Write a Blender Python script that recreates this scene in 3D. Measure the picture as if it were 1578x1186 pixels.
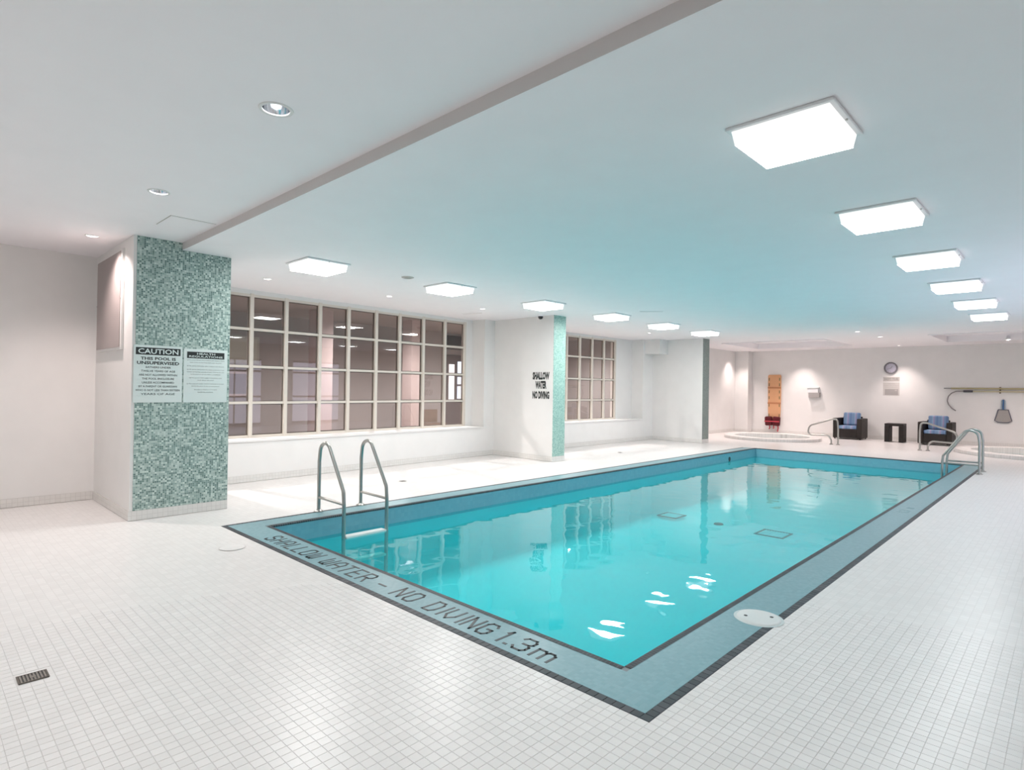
import bpy, bmesh, math, random
from math import radians, sin, cos, pi, atan2, sqrt, hypot
from mathutils import Vector, Matrix

random.seed(7)
for _o in list(bpy.data.objects):
    bpy.data.objects.remove(_o)
scn = bpy.context.scene
C = scn.collection

# ------------------------------------------------------------------ camera
FPX, YAW, PITCH, ROLL, EYE = 904.0, radians(43.9), radians(.35), radians(.82), 1.5
_fw = Vector((-sin(YAW), cos(YAW), 0)); _rt = Vector((cos(YAW), sin(YAW), 0))
_F = (_fw * cos(PITCH) + Vector((0, 0, sin(PITCH)))).normalized()
_U = _rt.cross(_F)
_R = (_rt * cos(ROLL) + _U * sin(ROLL)).normalized()
_U = _R.cross(_F)
cam_d = bpy.data.cameras.new('camera'); cam = bpy.data.objects.new('camera', cam_d); C.objects.link(cam)
cam_d.sensor_fit = 'HORIZONTAL'; cam_d.sensor_width = 36.0; cam_d.lens = FPX / 1578 * 36
cam_d.clip_start = .05; cam_d.clip_end = 200
m = Matrix(((_R.x, _U.x, -_F.x), (_R.y, _U.y, -_F.y), (_R.z, _U.z, -_F.z))).to_4x4()
m.translation = Vector((0, 0, EYE)); cam.matrix_world = m
scn.camera = cam

# ------------------------------------------------------------------ world, exposure, light levels
w = bpy.data.worlds.new('world'); scn.world = w; w.use_nodes = True
w.node_tree.nodes['Background'].inputs[0].default_value = (.9, .92, 1, 1)
w.node_tree.nodes['Background'].inputs[1].default_value = .05
vs = scn.view_settings
vs.view_transform = 'Standard'; vs.look = 'None'; vs.gamma = 1; vs.use_curve_mapping = False
vs.exposure = 0.94
LAMP_E = 26.5                       # radiance of the twelve ceiling fixtures
LAMP_C = (1.0, .985, .965)
LAMP_C2 = (.95, .985, 1.0)          # the right-hand row is a touch cooler
SPOT_C = (1.0, .84, .80)            # warm recessed downlights
SPOT_W = 26.0

# ------------------------------------------------------------------ helpers
def tagit(o, label=None, cat=None, group=None, kind=None):
    if label: o['label'] = label
    if cat: o['category'] = cat
    if group: o['group'] = group
    if kind: o['kind'] = kind
    return o

def empty(name, loc=(0, 0, 0), rz=0, parent=None):
    o = bpy.data.objects.new(name, None); C.objects.link(o)
    o.location = loc; o.rotation_euler = (0, 0, rz); o.empty_display_size = .1
    if parent: o.parent = parent
    return o

def thing(name, label, cat, loc=(0, 0, 0), rz=0, group=None):
    return tagit(empty(name, loc, rz), label, cat, group)

def mesh(name, bm, mats, parent=None, smooth=False, kind=None, loc=None, label=None):
    me = bpy.data.meshes.new(name)
    bm.normal_update()
    bm.to_mesh(me); bm.free()
    if not isinstance(mats, (list, tuple)): mats = [mats]
    for x in mats: me.materials.append(x)
    if smooth:
        me.polygons.foreach_set('use_smooth', [True] * len(me.polygons))
        try: me.set_sharp_from_angle(angle=radians(40))
        except Exception: pass
    o = bpy.data.objects.new(name, me); C.objects.link(o)
    if parent: o.parent = parent
    if loc: o.location = loc
    if kind: o['kind'] = kind
    if label: o['label'] = label
    return o

def struct(name, bm, mats, parent=None, smooth=False):
    return mesh(name, bm, mats, parent, smooth, None if parent else 'structure')

def box(bm, x0, x1, y0, y1, z0, z1, mi=0, M=None):
    vs_ = [bm.verts.new(Vector(p) if M is None else M @ Vector(p)) for p in
           ((x0, y0, z0), (x1, y0, z0), (x1, y1, z0), (x0, y1, z0), (x0, y0, z1), (x1, y0, z1), (x1, y1, z1), (x0, y1, z1))]
    fs = []
    for q in ((0, 3, 2, 1), (4, 5, 6, 7), (0, 1, 5, 4), (1, 2, 6, 5), (2, 3, 7, 6), (3, 0, 4, 7)):
        f = bm.faces.new([vs_[i] for i in q]); f.material_index = mi; fs.append(f)
    return fs

def B(x0, x1, y0, y1, z0, z1, bev=0, seg=2, M=None):
    bm = bmesh.new(); box(bm, x0, x1, y0, y1, z0, z1, 0, M)
    if bev: bmesh.ops.bevel(bm, geom=list(bm.edges), offset=bev, segments=seg, affect='EDGES', profile=.5)
    return bm

def cyl(bm, cx, cy, z0, z1, r0, r1=None, n=24, caps=(True, True), mi=0, M=None):
    r1 = r0 if r1 is None else r1
    T = (lambda p: Vector(p)) if M is None else (lambda p: M @ Vector(p))
    a = [bm.verts.new(T((cx + r0 * cos(2 * pi * i / n), cy + r0 * sin(2 * pi * i / n), z0))) for i in range(n)]
    b = [bm.verts.new(T((cx + r1 * cos(2 * pi * i / n), cy + r1 * sin(2 * pi * i / n), z1))) for i in range(n)]
    for i in range(n):
        f = bm.faces.new((a[i], a[(i + 1) % n], b[(i + 1) % n], b[i])); f.material_index = mi
    if caps[0]: bm.faces.new(a[::-1]).material_index = mi
    if caps[1]: bm.faces.new(b).material_index = mi

def lathe(bm, cx, cy, prof, n=32, M=None):
    T = (lambda p: Vector(p)) if M is None else (lambda p: M @ Vector(p))
    rings = [[bm.verts.new(T((cx + r * cos(2 * pi * i / n), cy + r * sin(2 * pi * i / n), z))) for i in range(n)] for r, z in prof]
    for a, b in zip(rings, rings[1:]):
        for i in range(n):
            bm.faces.new((a[i], a[(i + 1) % n], b[(i + 1) % n], b[i]))
    return rings

def fillet(pts, rad, seg=8):
    """Round the corners of a polyline; rad is one radius or one per inner point."""
    pts = [Vector(p) for p in pts]; out = [pts[0]]
    for i in range(1, len(pts) - 1):
        r = rad[i - 1] if isinstance(rad, (list, tuple)) else rad
        p, a, b = pts[i], (pts[i - 1] - pts[i]), (pts[i + 1] - pts[i])
        la, lb = a.length, b.length; a.normalize(); b.normalize()
        ang = a.angle(b); d = min(r / math.tan(ang / 2), la * .49, lb * .49) if ang < 3.1 else 0
        if d < 1e-4: out.append(p); continue
        p0, p1 = p + a * d, p + b * d
        for k in range(seg + 1):
            t = k / seg
            # circular-like blend through a conic
            wgt = sin(ang / 2)
            q = (p0 * (1 - t) ** 2 + p * 2 * t * (1 - t) * wgt + p1 * t * t) / ((1 - t) ** 2 + 2 * t * (1 - t) * wgt + t * t)
            out.append(q)
    out.append(pts[-1]); return out

def tube(bm, pts, r, n=12, cap=True):
    pts = [Vector(p) for p in pts]
    t0 = (pts[1] - pts[0]).normalized()
    nrm = t0.orthogonal().normalized(); prev = None; rings = []
    for i, p in enumerate(pts):
        t = (pts[min(i + 1, len(pts) - 1)] - pts[max(i - 1, 0)]).normalized()
        nrm = (nrm - t * nrm.dot(t)).normalized(); bn = t.cross(nrm)
        rings.append([bm.verts.new(p + (nrm * cos(2 * pi * k / n) + bn * sin(2 * pi * k / n)) * r) for k in range(n)])
    for a, b in zip(rings, rings[1:]):
        for k in range(n): bm.faces.new((a[k], a[(k + 1) % n], b[(k + 1) % n], b[k]))
    if cap: bm.faces.new(rings[0][::-1]); bm.faces.new(rings[-1])

def grid_holes(x0, x1, y0, y1, z, rects=(), circs=(), n=32, up=True, box_top=None):
    """A horizontal sheet with rectangular and circular openings."""
    bm = bmesh.new(); S = 1.18
    xs = {x0, x1}; ys = {y0, y1}
    for a, b, c, d in rects: xs |= {a, b}; ys |= {c, d}
    for cx, cy, r in circs: xs |= {cx - r * S, cx + r * S}; ys |= {cy - r * S, cy + r * S}
    xs = sorted(v for v in xs if x0 <= v <= x1); ys = sorted(v for v in ys if y0 <= v <= y1)
    inside = lambda x, y, q: q[0] < x < q[1] and q[2] < y < q[3]
    sq = [(cx - r * S, cx + r * S, cy - r * S, cy + r * S) for cx, cy, r in circs]
    for i in range(len(xs) - 1):
        for j in range(len(ys) - 1):
            mx, my = (xs[i] + xs[i + 1]) / 2, (ys[j] + ys[j + 1]) / 2
            if any(inside(mx, my, q) for q in rects) or any(inside(mx, my, q) for q in sq): continue
            v = [bm.verts.new((a, b, z)) for a, b in ((xs[i], ys[j]), (xs[i + 1], ys[j]), (xs[i + 1], ys[j + 1]), (xs[i], ys[j + 1]))]
            bm.faces.new(v if up else v[::-1])
    for (cx, cy, r) in circs:
        h = r * S
        def onsq(a):
            c, s = cos(a), sin(a); k = h / max(abs(c), abs(s)); return (cx + c * k, cy + s * k, z)
        A = [2 * pi * (i + .0) / n + pi / 4 for i in range(n)]
        ci = [bm.verts.new((cx + r * cos(a), cy + r * sin(a), z)) for a in A]
        co = [bm.verts.new(onsq(a)) for a in A]
        for i in range(n):
            v = (ci[i], co[i], co[(i + 1) % n], ci[(i + 1) % n])
            bm.faces.new(v if up else v[::-1])
    return bm

# ------------------------------------------------------------------ materials
MATS = {}
def mat(name, col, rough=.5, metal=0, spec=.5, emit=None, es=0, alpha=None):
    if name in MATS: return MATS[name]
    M_ = bpy.data.materials.new(name); M_.use_nodes = True
    p = M_.node_tree.nodes['Principled BSDF']
    p.inputs['Base Color'].default_value = (*col, 1)
    p.inputs['Roughness'].default_value = rough
    p.inputs['Metallic'].default_value = metal
    p.inputs['Specular IOR Level'].default_value = spec
    if emit: p.inputs['Emission Color'].default_value = (*emit, 1); p.inputs['Emission Strength'].default_value = es
    MATS[name] = M_; return M_

class NT:
    def __init__(s, M_): s.t = M_.node_tree; s.n = s.t.nodes; s.l = s.t.links
    def add(s, typ, **kw):
        n = s.n.new(typ)
        for k, v in kw.items(): setattr(n, k, v)
        return n
    def link(s, a, b): s.l.new(a, b)
    def math(s, op, a, b=None, c=None):
        n = s.add('ShaderNodeMath', operation=op)
        for i, v in enumerate((a, b, c)):
            if v is None: continue
            if isinstance(v, (int, float)): n.inputs[i].default_value = v
            else: s.link(v, n.inputs[i])
        return n.outputs[0]
    def mix(s, f, a, b):
        n = s.add('ShaderNodeMix', data_type='RGBA')
        for i, v in ((0, f), (6, a), (7, b)):
            if isinstance(v, (int, float)): n.inputs[i].default_value = v
            elif isinstance(v, tuple): n.inputs[i].default_value = (*v, 1)
            else: s.link(v, n.inputs[i])
        return n.outputs[2]

def rough_mat(name, col, rough=.6, amp=.04, scale=3, bump=.02, bscale=60, spec=.3):
    """Painted surface: faint tone variation and fine relief."""
    M_ = mat(name, col, rough, 0, spec); t = NT(M_); p = t.n['Principled BSDF']
    g = t.add('ShaderNodeNewGeometry')
    nz = t.add('ShaderNodeTexNoise'); nz.inputs['Scale'].default_value = scale; nz.inputs['Detail'].default_value = 3
    t.link(g.outputs['Position'], nz.inputs['Vector'])
    c = t.mix(nz.outputs['Fac'], tuple(max(0, v * (1 - amp)) for v in col), tuple(min(1, v * (1 + amp)) for v in col))
    t.link(c, p.inputs['Base Color'])
    if bump:
        n2 = t.add('ShaderNodeTexNoise'); n2.inputs['Scale'].default_value = bscale
        t.link(g.outputs['Position'], n2.inputs['Vector'])
        b = t.add('ShaderNodeBump'); b.inputs['Strength'].default_value = bump; b.inputs['Distance'].default_value = .01
        t.link(n2.outputs['Fac'], b.inputs['Height']); t.link(b.outputs['Normal'], p.inputs['Normal'])
    return M_

def tile_mat(name, plane, pitch, origin, cols, grout, gw=.06, rough=.35, bump=.3, var_ramp=None, spec=.4, joints=True):
    """Square or oblong tiles laid in world axes; each tile gets its own tone."""
    M_ = mat(name, cols[0], rough, 0, spec); t = NT(M_); p = t.n['Principled BSDF']
    g = t.add('ShaderNodeNewGeometry'); s = t.add('ShaderNodeSeparateXYZ'); t.link(g.outputs['Position'], s.inputs[0])
    ax = {'x': 0, 'y': 1, 'z': 2}
    u = t.math('DIVIDE', t.math('SUBTRACT', s.outputs[ax[plane[0]]], origin[0]), pitch[0])
    v = t.math('DIVIDE', t.math('SUBTRACT', s.outputs[ax[plane[1]]], origin[1]), pitch[1])
    fu, fv = t.math('FRACT', u), t.math('FRACT', v)
    eu = t.math('MINIMUM', fu, t.math('SUBTRACT', 1, fu)); ev = t.math('MINIMUM', fv, t.math('SUBTRACT', 1, fv))
    eu = t.math('MULTIPLY', eu, pitch[0]); ev = t.math('MULTIPLY', ev, pitch[1])
    e = t.math('MINIMUM', eu, ev)
    mr = t.add('ShaderNodeMapRange'); mr.inputs['From Min'].default_value = gw * pitch[0] * .35; mr.inputs['From Max'].default_value = gw * pitch[0] * .65
    t.link(e, mr.inputs['Value']); mask = mr.outputs[0]      # 1 on tile
    cb = t.add('ShaderNodeCombineXYZ'); t.link(t.math('FLOOR', u), cb.inputs[0]); t.link(t.math('FLOOR', v), cb.inputs[1])
    wn = t.add('ShaderNodeTexWhiteNoise', noise_dimensions='2D'); t.link(cb.outputs[0], wn.inputs['Vector'])
    r = t.add('ShaderNodeValToRGB'); r.color_ramp.elements[0].color = (*cols[0], 1); r.color_ramp.elements[1].color = (*cols[-1], 1)
    for i, c in enumerate(cols[1:-1]):
        el = r.color_ramp.elements.new((i + 1) / (len(cols) - 1)); el.color = (*c, 1)
    t.link(wn.outputs['Value'], r.inputs['Fac'])
    t.link(t.mix(mask, grout, r.outputs[0]) if joints else r.outputs[0], p.inputs['Base Color'])
    if bump and joints:
        b = t.add('ShaderNodeBump'); b.inputs['Strength'].default_value = bump; b.inputs['Distance'].default_value = .002
        t.link(mask, b.inputs['Height']); t.link(b.outputs['Normal'], p.inputs['Normal'])
    return M_

PITCHT = .0514
OX, OY = -1.385, 2.365
wall_white = rough_mat('painted plaster', (.82, .81, .795), .6)
ceil_white = rough_mat('ceiling paint', (.93, .905, .925), .75, amp=.02)
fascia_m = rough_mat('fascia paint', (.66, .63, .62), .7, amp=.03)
TILE_C = [(.72, .705, .69), (.745, .73, .715), (.77, .755, .74)]
floor_m = tile_mat('white floor mosaic', 'xy', (PITCHT, PITCHT), (OX, OY), TILE_C, (.63, .615, .60), gw=.05, rough=.3, bump=.15)
tile_one = tile_mat('white floor tile glaze', 'xy', (PITCHT, PITCHT), (OX, OY), TILE_C, (.5, .48, .46), joints=False, rough=.3)
skirt_y = tile_mat('skirting tile y', 'yz', (PITCHT, PITCHT), (0, 0.0), [(.73, .715, .69), (.77, .755, .73)], (.62, .605, .58), gw=.07)
skirt_x = tile_mat('skirting tile x', 'xz', (PITCHT, PITCHT), (0, 0.0), [(.73, .715, .69), (.77, .755, .73)], (.62, .605, .58), gw=.07)
mosaic_m = tile_mat('green pillar mosaic', 'yz', (.0205, .0205), (0, 0),
                    [(.13, .205, .19), (.17, .26, .24), (.27, .38, .35), (.36, .46, .43), (.46, .57, .53), (.60, .70, .65)], (.46, .56, .52), gw=.12, rough=.25)
mosaic_pale = tile_mat('pale green pillar mosaic', 'yz', (.0205, .0205), (0, 0), [(.22, .42, .37), (.30, .50, .45), (.38, .58, .52), (.46, .66, .59)], (.40, .58, .52), gw=.1, rough=.3)
mosaic_grey = tile_mat('grey green pillar mosaic', 'yz', (.0205, .0205), (0, 0), [(.18, .23, .21), (.24, .29, .27), (.30, .35, .32)], (.27, .32, .295), gw=.12, rough=.3)
aqua_m = tile_mat('aqua coping mosaic', 'xy', (.0257, .0257), (OX, OY), [(.18, .345, .385), (.20, .365, .405), (.22, .39, .43)], (.21, .35, .385), gw=.06, rough=.32, bump=.1)
dark_m = tile_mat('charcoal tile glaze', 'xy', (PITCHT, PITCHT), (OX, OY), [(.035, .043, .05), (.05, .058, .066), (.075, .078, .088)], (.1, .1, .1), joints=False, rough=.45)
dark_grout = mat('dark trim grout', (.22, .25, .26), .6)
band_y = tile_mat('blue band tile y', 'yz', (.0514, .0514), (0, 0), [(.175, .43, .53), (.185, .445, .54), (.195, .46, .55)], (.18, .43, .52), gw=.05, rough=.2)
band_x = tile_mat('blue band tile x', 'xz', (.0514, .0514), (0, 0), [(.175, .43, .53), (.185, .445, .54), (.195, .46, .55)], (.18, .43, .52), gw=.05, rough=.2)
basin_m = rough_mat('turquoise pool plaster', (.27, .84, .885), .6, amp=.02)
basin_fl = basin_m
spa_m = rough_mat('spa shell', (.62, .66, .66), .4, amp=.02)
rim_m = tile_mat('spa rim tile', 'xy', (PITCHT, PITCHT), (OX, OY), [(.72, .70, .68), (.78, .76, .74)], (.6, .58, .56), gw=.06)
steel = mat('brushed steel', (.40, .395, .375), .33, 1)
steel_dark = mat('fittings steel', (.45, .44, .42), .35, 1)  # steel of screws, drain plates, hooks and pegs
white_pl = mat('white plastic', (.80, .82, .80), .4)
white_pl2 = mat('white enamel', (.78, .79, .80), .45)
black_ink = mat('black letter tile', (.045, .055, .06), .4)
ink = mat('sign ink', (.02, .025, .025), .5)
ink_soft = mat('sign small print', (.10, .12, .12), .5)
sign_m = mat('sign sheet', (.68, .76, .74), .3)
grille_m = mat('beige grille', (.50, .45, .43), .5)
grey_pl = mat('grey plastic', (.3, .3, .3), .5)
black_pl = mat('black plastic', (.02, .02, .022), .4)
frame_m = rough_mat('cream window paint', (.72, .67, .60), .45, amp=.02, bump=0)
bar_shadow = mat('glazing bar shade', (.20, .17, .15), .5)  # flat dark colour standing in for the bars' shade at the pane edges

# glass
glass = bpy.data.materials.new('window glass'); glass.use_nodes = True; MATS['glass'] = glass
t = NT(glass); t.n.remove(t.n['Principled BSDF'])
tr = t.add('ShaderNodeBsdfTransparent'); tr.inputs[0].default_value = (.80, .78, .77, 1)
gl = t.add('ShaderNodeBsdfGlossy'); gl.inputs['Roughness'].default_value = .0; gl.inputs['Color'].default_value = (1, 1, 1, 1)
fr = t.add('ShaderNodeFresnel'); fr.inputs['IOR'].default_value = 1.62
mx = t.add('ShaderNodeMixShader'); t.link(fr.outputs[0], mx.inputs[0]); t.link(tr.outputs[0], mx.inputs[1]); t.link(gl.outputs[0], mx.inputs[2])
t.link(mx.outputs[0], t.n['Material Output'].inputs['Surface'])

def water(name, tint, bump=.35, scale=2.0, cloud=0.0, ctint=(1, 1, 1)):
    M_ = bpy.data.materials.new(name); M_.use_nodes = True; t = NT(M_); t.n.remove(t.n['Principled BSDF'])
    tr = t.add('ShaderNodeBsdfTransparent'); tr.inputs[0].default_value = (*tint, 1)
    gl = t.add('ShaderNodeBsdfGlossy'); gl.inputs['Roughness'].default_value = .015; gl.inputs['Color'].default_value = (1, 1, 1, 1)
    g = t.add('ShaderNodeNewGeometry')
    mp = t.add('ShaderNodeMapping'); mp.inputs['Scale'].default_value = (1, 1, 1); t.link(g.outputs['Position'], mp.inputs[0])
    n1 = t.add('ShaderNodeTexNoise'); n1.inputs['Scale'].default_value = scale; n1.inputs['Detail'].default_value = 1.2; n1.inputs['Distortion'].default_value = .4
    n2 = t.add('ShaderNodeTexNoise'); n2.inputs['Scale'].default_value = scale * 3.1; n2.inputs['Detail'].default_value = 0
    t.link(mp.outputs[0], n1.inputs['Vector']); t.link(mp.outputs[0], n2.inputs['Vector'])
    h = t.math('ADD', n1.outputs['Fac'], t.math('MULTIPLY', n2.outputs['Fac'], .18))
    b = t.add('ShaderNodeBump'); b.inputs['Strength'].default_value = bump; b.inputs['Distance'].default_value = .02
    t.link(h, b.inputs['Height']); t.link(b.outputs['Normal'], gl.inputs['Normal'])
    fr = t.add('ShaderNodeFresnel'); fr.inputs['IOR'].default_value = 1.33; t.link(b.outputs['Normal'], fr.inputs['Normal'])
    under = tr.outputs[0]
    if cloud:       # the water is slightly cloudy and spreads the light that enters it
        tl = t.add('ShaderNodeBsdfTranslucent'); tl.inputs[0].default_value = (*ctint, 1)
        mc = t.add('ShaderNodeMixShader'); mc.inputs[0].default_value = cloud; t.link(under, mc.inputs[1]); t.link(tl.outputs[0], mc.inputs[2]); under = mc.outputs[0]
    mx = t.add('ShaderNodeMixShader'); t.link(fr.outputs[0], mx.inputs[0]); t.link(under, mx.inputs[1]); t.link(gl.outputs[0], mx.inputs[2])
    t.link(mx.outputs[0], t.n['Material Output'].inputs['Surface'])
    return M_
pool_water_m = water('pool water', (.46, .985, .995), .26, 2.0, .18, (.42, .985, 1.0))
spa_water_m = water('spa water', (.85, .95, .95), .2)


# ------------------------------------------------------------------ main dimensions
HI, LO = 3.12, 3.035            # ceiling heights
STEP_Y = 2.21
XR, YN, YB = 1.75, -1.9, 22.45  # right wall, wall behind the camera, far wall
PX0, PX1, PY0, PY1 = -6.18, -1.765, 2.745, 15.85     # pool water edge
CX0, CX1, CY0 = -6.53, -1.385, 2.365                 # coping outer edge
WATER = -.215
P0 = Vector((-9.17, 2.75, 0)); P1 = Vector((-9.54, 9.33, 0))
SPA = [(-7.15, 19.65, 1.45), (-.75, 19.75, 1.6)]
Z0 = -.003

# ------------------------------------------------------------------ floor with real tiles near the camera
fb = grid_holes(-9.6, XR, YN, YB + .2, Z0, rects=[(CX0, CX1, CY0, PY1)], circs=[(a, b, r - .3) for a, b, r in SPA], n=48)
floor = struct('floor', fb, floor_m)

def tile_bm(bm, cx, cy, s=.0496, h=.0018, ins=.0007, z=Z0):
    a = s / 2; b = a - ins
    lo = [bm.verts.new((cx + sx * a, cy + sy * a, z)) for sx, sy in ((-1, -1), (1, -1), (1, 1), (-1, 1))]
    md = [bm.verts.new((cx + sx * b, cy + sy * b, z + h)) for sx, sy in ((-1, -1), (1, -1), (1, 1), (-1, 1))]
    bm.faces.new(md)
    for i in range(4): bm.faces.new((lo[i], lo[(i + 1) % 4], md[(i + 1) % 4], md[i]))

def in_view(x, y, mpx=40):
    v = Vector((x, y, 0)) - Vector((0, 0, EYE)); z = v.dot(_F)
    if z < .3: return False
    return abs(v.dot(_R)) / z * FPX < 789 + mpx and abs(v.dot(_U)) / z * FPX < 593 + mpx
def coping_zone(x, y): return CX0 - .01 < x < CX1 + .01 and y > CY0 - .01 and y < PY1
cells = []
for i in range(-110, 40):
    for j in range(-70, 70):
        x = OX + (i + .5) * PITCHT; y = OY + (j + .5) * PITCHT
        d = hypot(x, y)
        if d > 4.7 or coping_zone(x, y) or not in_view(x, y): continue
        if abs(x + 3.814) < .068 and abs(y - .481) < .078: continue          # the drain sits here
        cells.append((d, x, y))
cells.sort()
bm = bmesh.new(); tile_bm(bm, 0, 0, z=0)
one = mesh('floor_tile', bm, tile_one, floor, loc=(cells[0][1], cells[0][2], Z0))
for d, x, y in cells[1:300]:
    c = one.copy(); c.location = (x, y, Z0); C.objects.link(c)
bm = bmesh.new()
for d, x, y in cells[300:]: tile_bm(bm, x, y)
mesh('floor_tiling', bm, tile_one, floor, kind='stuff')

# ------------------------------------------------------------------ ceilings
COOL = {}
DOWN = [  # x, y, ceiling, radius, watts, label
    (-3.40, 1.50, HI, .078, 24, 'large round recessed downlight with mirror reflector, nearest to the camera'),
    (-5.60, 1.48, HI, .068, 24, 'round recessed downlight between the access hatch and the camera side'),
    (-7.84, 1.43, HI, .055, 30, 'lit recessed downlight beside the grille side of the near mosaic pillar'),
    (-8.44, 3.64, LO, .05, 9, 'small lit downlight before the big window, just right of the near mosaic pillar'),
    (-8.40, 5.70, LO, .05, 9, 'small downlight before the middle of the big window'),
    (-8.30, 7.77, LO, .05, 9, 'small downlight before the far end of the big window'),
    (-8.22, 13.80, LO, .05, 9, 'small downlight before the small window beyond the middle pillar'),
    (-3.92, 16.40, LO, .055, 22, 'bright downlight over the deck just past the far pool end'),
    (-3.82, 18.25, LO, .055, 22, 'bright downlight over the deck between the two hot tubs'),
    (-8.90, 18.50, LO, .05, 36, 'lit downlight near the side wall past the last pillar'),
    (-9.00, 21.45, LO, .05, 30, 'lit downlight in the far corner washing the narrow pier'),
    (-7.05, 21.85, LO, .05, 36, 'lit downlight washing the far wall between rescue board and white box'),
    (-4.05, 21.85, LO, .05, 36, 'lit downlight washing the far wall above the clock'),
    (-1.20, 1.48, HI, .075, 24, 'added round fill downlight above the camera, outside the frame'),  # this and the next four are unseen, added to brighten the near floor
    (-1.20, -.75, HI, .075, 24, 'added round fill downlight behind the camera, outside the frame'),
    (-3.40, -.75, HI, .075, 24, 'added round fill downlight to the left behind the camera, outside the frame'),
    (-5.60, -.75, HI, .075, 24, 'added unseen fill downlight left of the frame, farther from the left wall'),
    (-7.84, -.75, HI, .075, 24, 'added unseen fill downlight left of the frame, close to the left wall'),
    (-6.65, 19.50, LO + .16, .055, 60, 'added fill downlight hidden inside the ceiling cove above the left hot tub'),  # both cove lamps are unseen, added to brighten the far end
    (-.90, 19.50, LO + .16, .055, 60, 'added fill downlight hidden inside the ceiling cove above the right hot tub'),
    (-1.35, 20.90, LO, .05, 14, 'faint downlight above the wall poles at the far right'),
]
hi_bm = grid_holes(-9.3, XR, YN, STEP_Y, HI, circs=[(x, y, r) for x, y, z, r, *_ in DOWN if z == HI], up=False)
RECESS = [(-8.1, -5.2, 18.1, 20.9), (-2.7, .9, 18.2, 20.9)]
lo_bm = grid_holes(-10.2, XR, STEP_Y, YB + .1, LO, rects=RECESS, circs=[(x, y, r) for x, y, z, r, *_ in DOWN if z == LO], up=False)
for a, b, c, d in RECESS:       # raised coves over the tubs
    z = LO; h = .16
    for (p, q) in (((a, c), (b, c)), ((b, c), (b, d)), ((b, d), (a, d)), ((a, d), (a, c))):
        lo_bm.faces.new([lo_bm.verts.new(v) for v in ((p[0], p[1], z), (p[0], p[1], z + h), (q[0], q[1], z + h), (q[0], q[1], z))])
    hx, hy = (-6.65, 19.5) if a < -5 else (-.90, 19.5)
    rb = grid_holes(a, b, c, d, z + h, circs=[(hx, hy, .055)], up=False)
    tmp = bpy.data.meshes.new('cove'); rb.to_mesh(tmp); rb.free(); lo_bm.from_mesh(tmp); bpy.data.meshes.remove(tmp)
struct('ceiling', lo_bm, ceil_white)
struct('ceiling.001', hi_bm, ceil_white)
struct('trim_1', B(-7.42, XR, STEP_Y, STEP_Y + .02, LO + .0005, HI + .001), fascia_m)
# thin cove lips
for k, (a, b, c, d) in enumerate(RECESS):
    bm = bmesh.new(); s = .05
    box(bm, a - s, b + s, c - s, c, LO - .02, LO - .0005); box(bm, a - s, b + s, d, d + s, LO - .02, LO - .0005)
    box(bm, a - s, a, c, d, LO - .02, LO - .0005); box(bm, b, b + s, c, d, LO - .02, LO - .0005)
    struct('trim_%d' % (k + 2), bm, ceil_white)

# ------------------------------------------------------------------ walls
struct('wall_left', B(-9.34, -9.14, YN, 1.73, 0, HI + .05), wall_white)
struct('wall_near', B(-9.34, XR, YN - .2, YN, 0, HI + .05), wall_white)
struct('wall_right', B(XR, XR + .2, YN - .2, YB + .2, 0, HI + .05), wall_white)
struct('wall_far', B(-9.6, XR, YB, YB + .2, 0, LO + .3), wall_white)
struct('wall_side', B(-9.6, -9.40, 16.5, YB, 0, LO + .05), wall_white)
struct('wall_pier', B(-9.40, -8.90, 22.05, YB, 0, LO + .05), wall_white)
# window wall 1, slightly out of parallel, in its own frame (u along the wall, -v outwards)
ang = atan2(P1.y - P0.y, P1.x - P0.x); WL = (P1 - P0).length
WF = Matrix.Translation(P0) @ Matrix.Rotation(ang, 4, 'Z')   # x=u, y=v positive outwards (away from the pool)
def WB(u0, u1, v0, v1, z0, z1, bev=0): return B(u0, u1, v0, v1, z0, z1, bev, M=WF)
REV, SILL, WTOP = .42, .645, 2.965
bm = bmesh.new()
box(bm, -.1, WL, 0, REV + .1, 0, SILL - .03, 0, WF)
box(bm, 6.255, WL, 0, REV + .1, SILL - .03, LO + .02, 0, WF)
box(bm, -.1, .35, 0, REV + .1, SILL - .03, LO + .02, 0, WF)
box(bm, .35, 6.255, REV - .03, REV + .1, WTOP, LO + .02, 0, WF)
box(bm, 6.05, 6.255, REV - .03, REV + .1, SILL - .03, WTOP, 0, WF)
wall_w = struct('wall_window_side', bm, wall_white)
# window wall 2
X2 = -9.45; R2 = -9.87
bm = bmesh.new()
box(bm, R2 - .15, X2, 9.7, 16.1, 0, SILL - .03)
box(bm, R2 - .15, X2, 15.53, 16.1, SILL - .03, LO + .02)
box(bm, R2 - .15, X2, 9.7, 10.4, SILL - .03, LO + .02)
box(bm, R2 - .15, R2 + .02, 10.4, 15.53, WTOP, LO + .02)
box(bm, R2 - .15, R2 + .02, 14.64, 15.53, SILL - .03, WTOP)
struct('wall_window_side.001', bm, wall_white)

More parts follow.
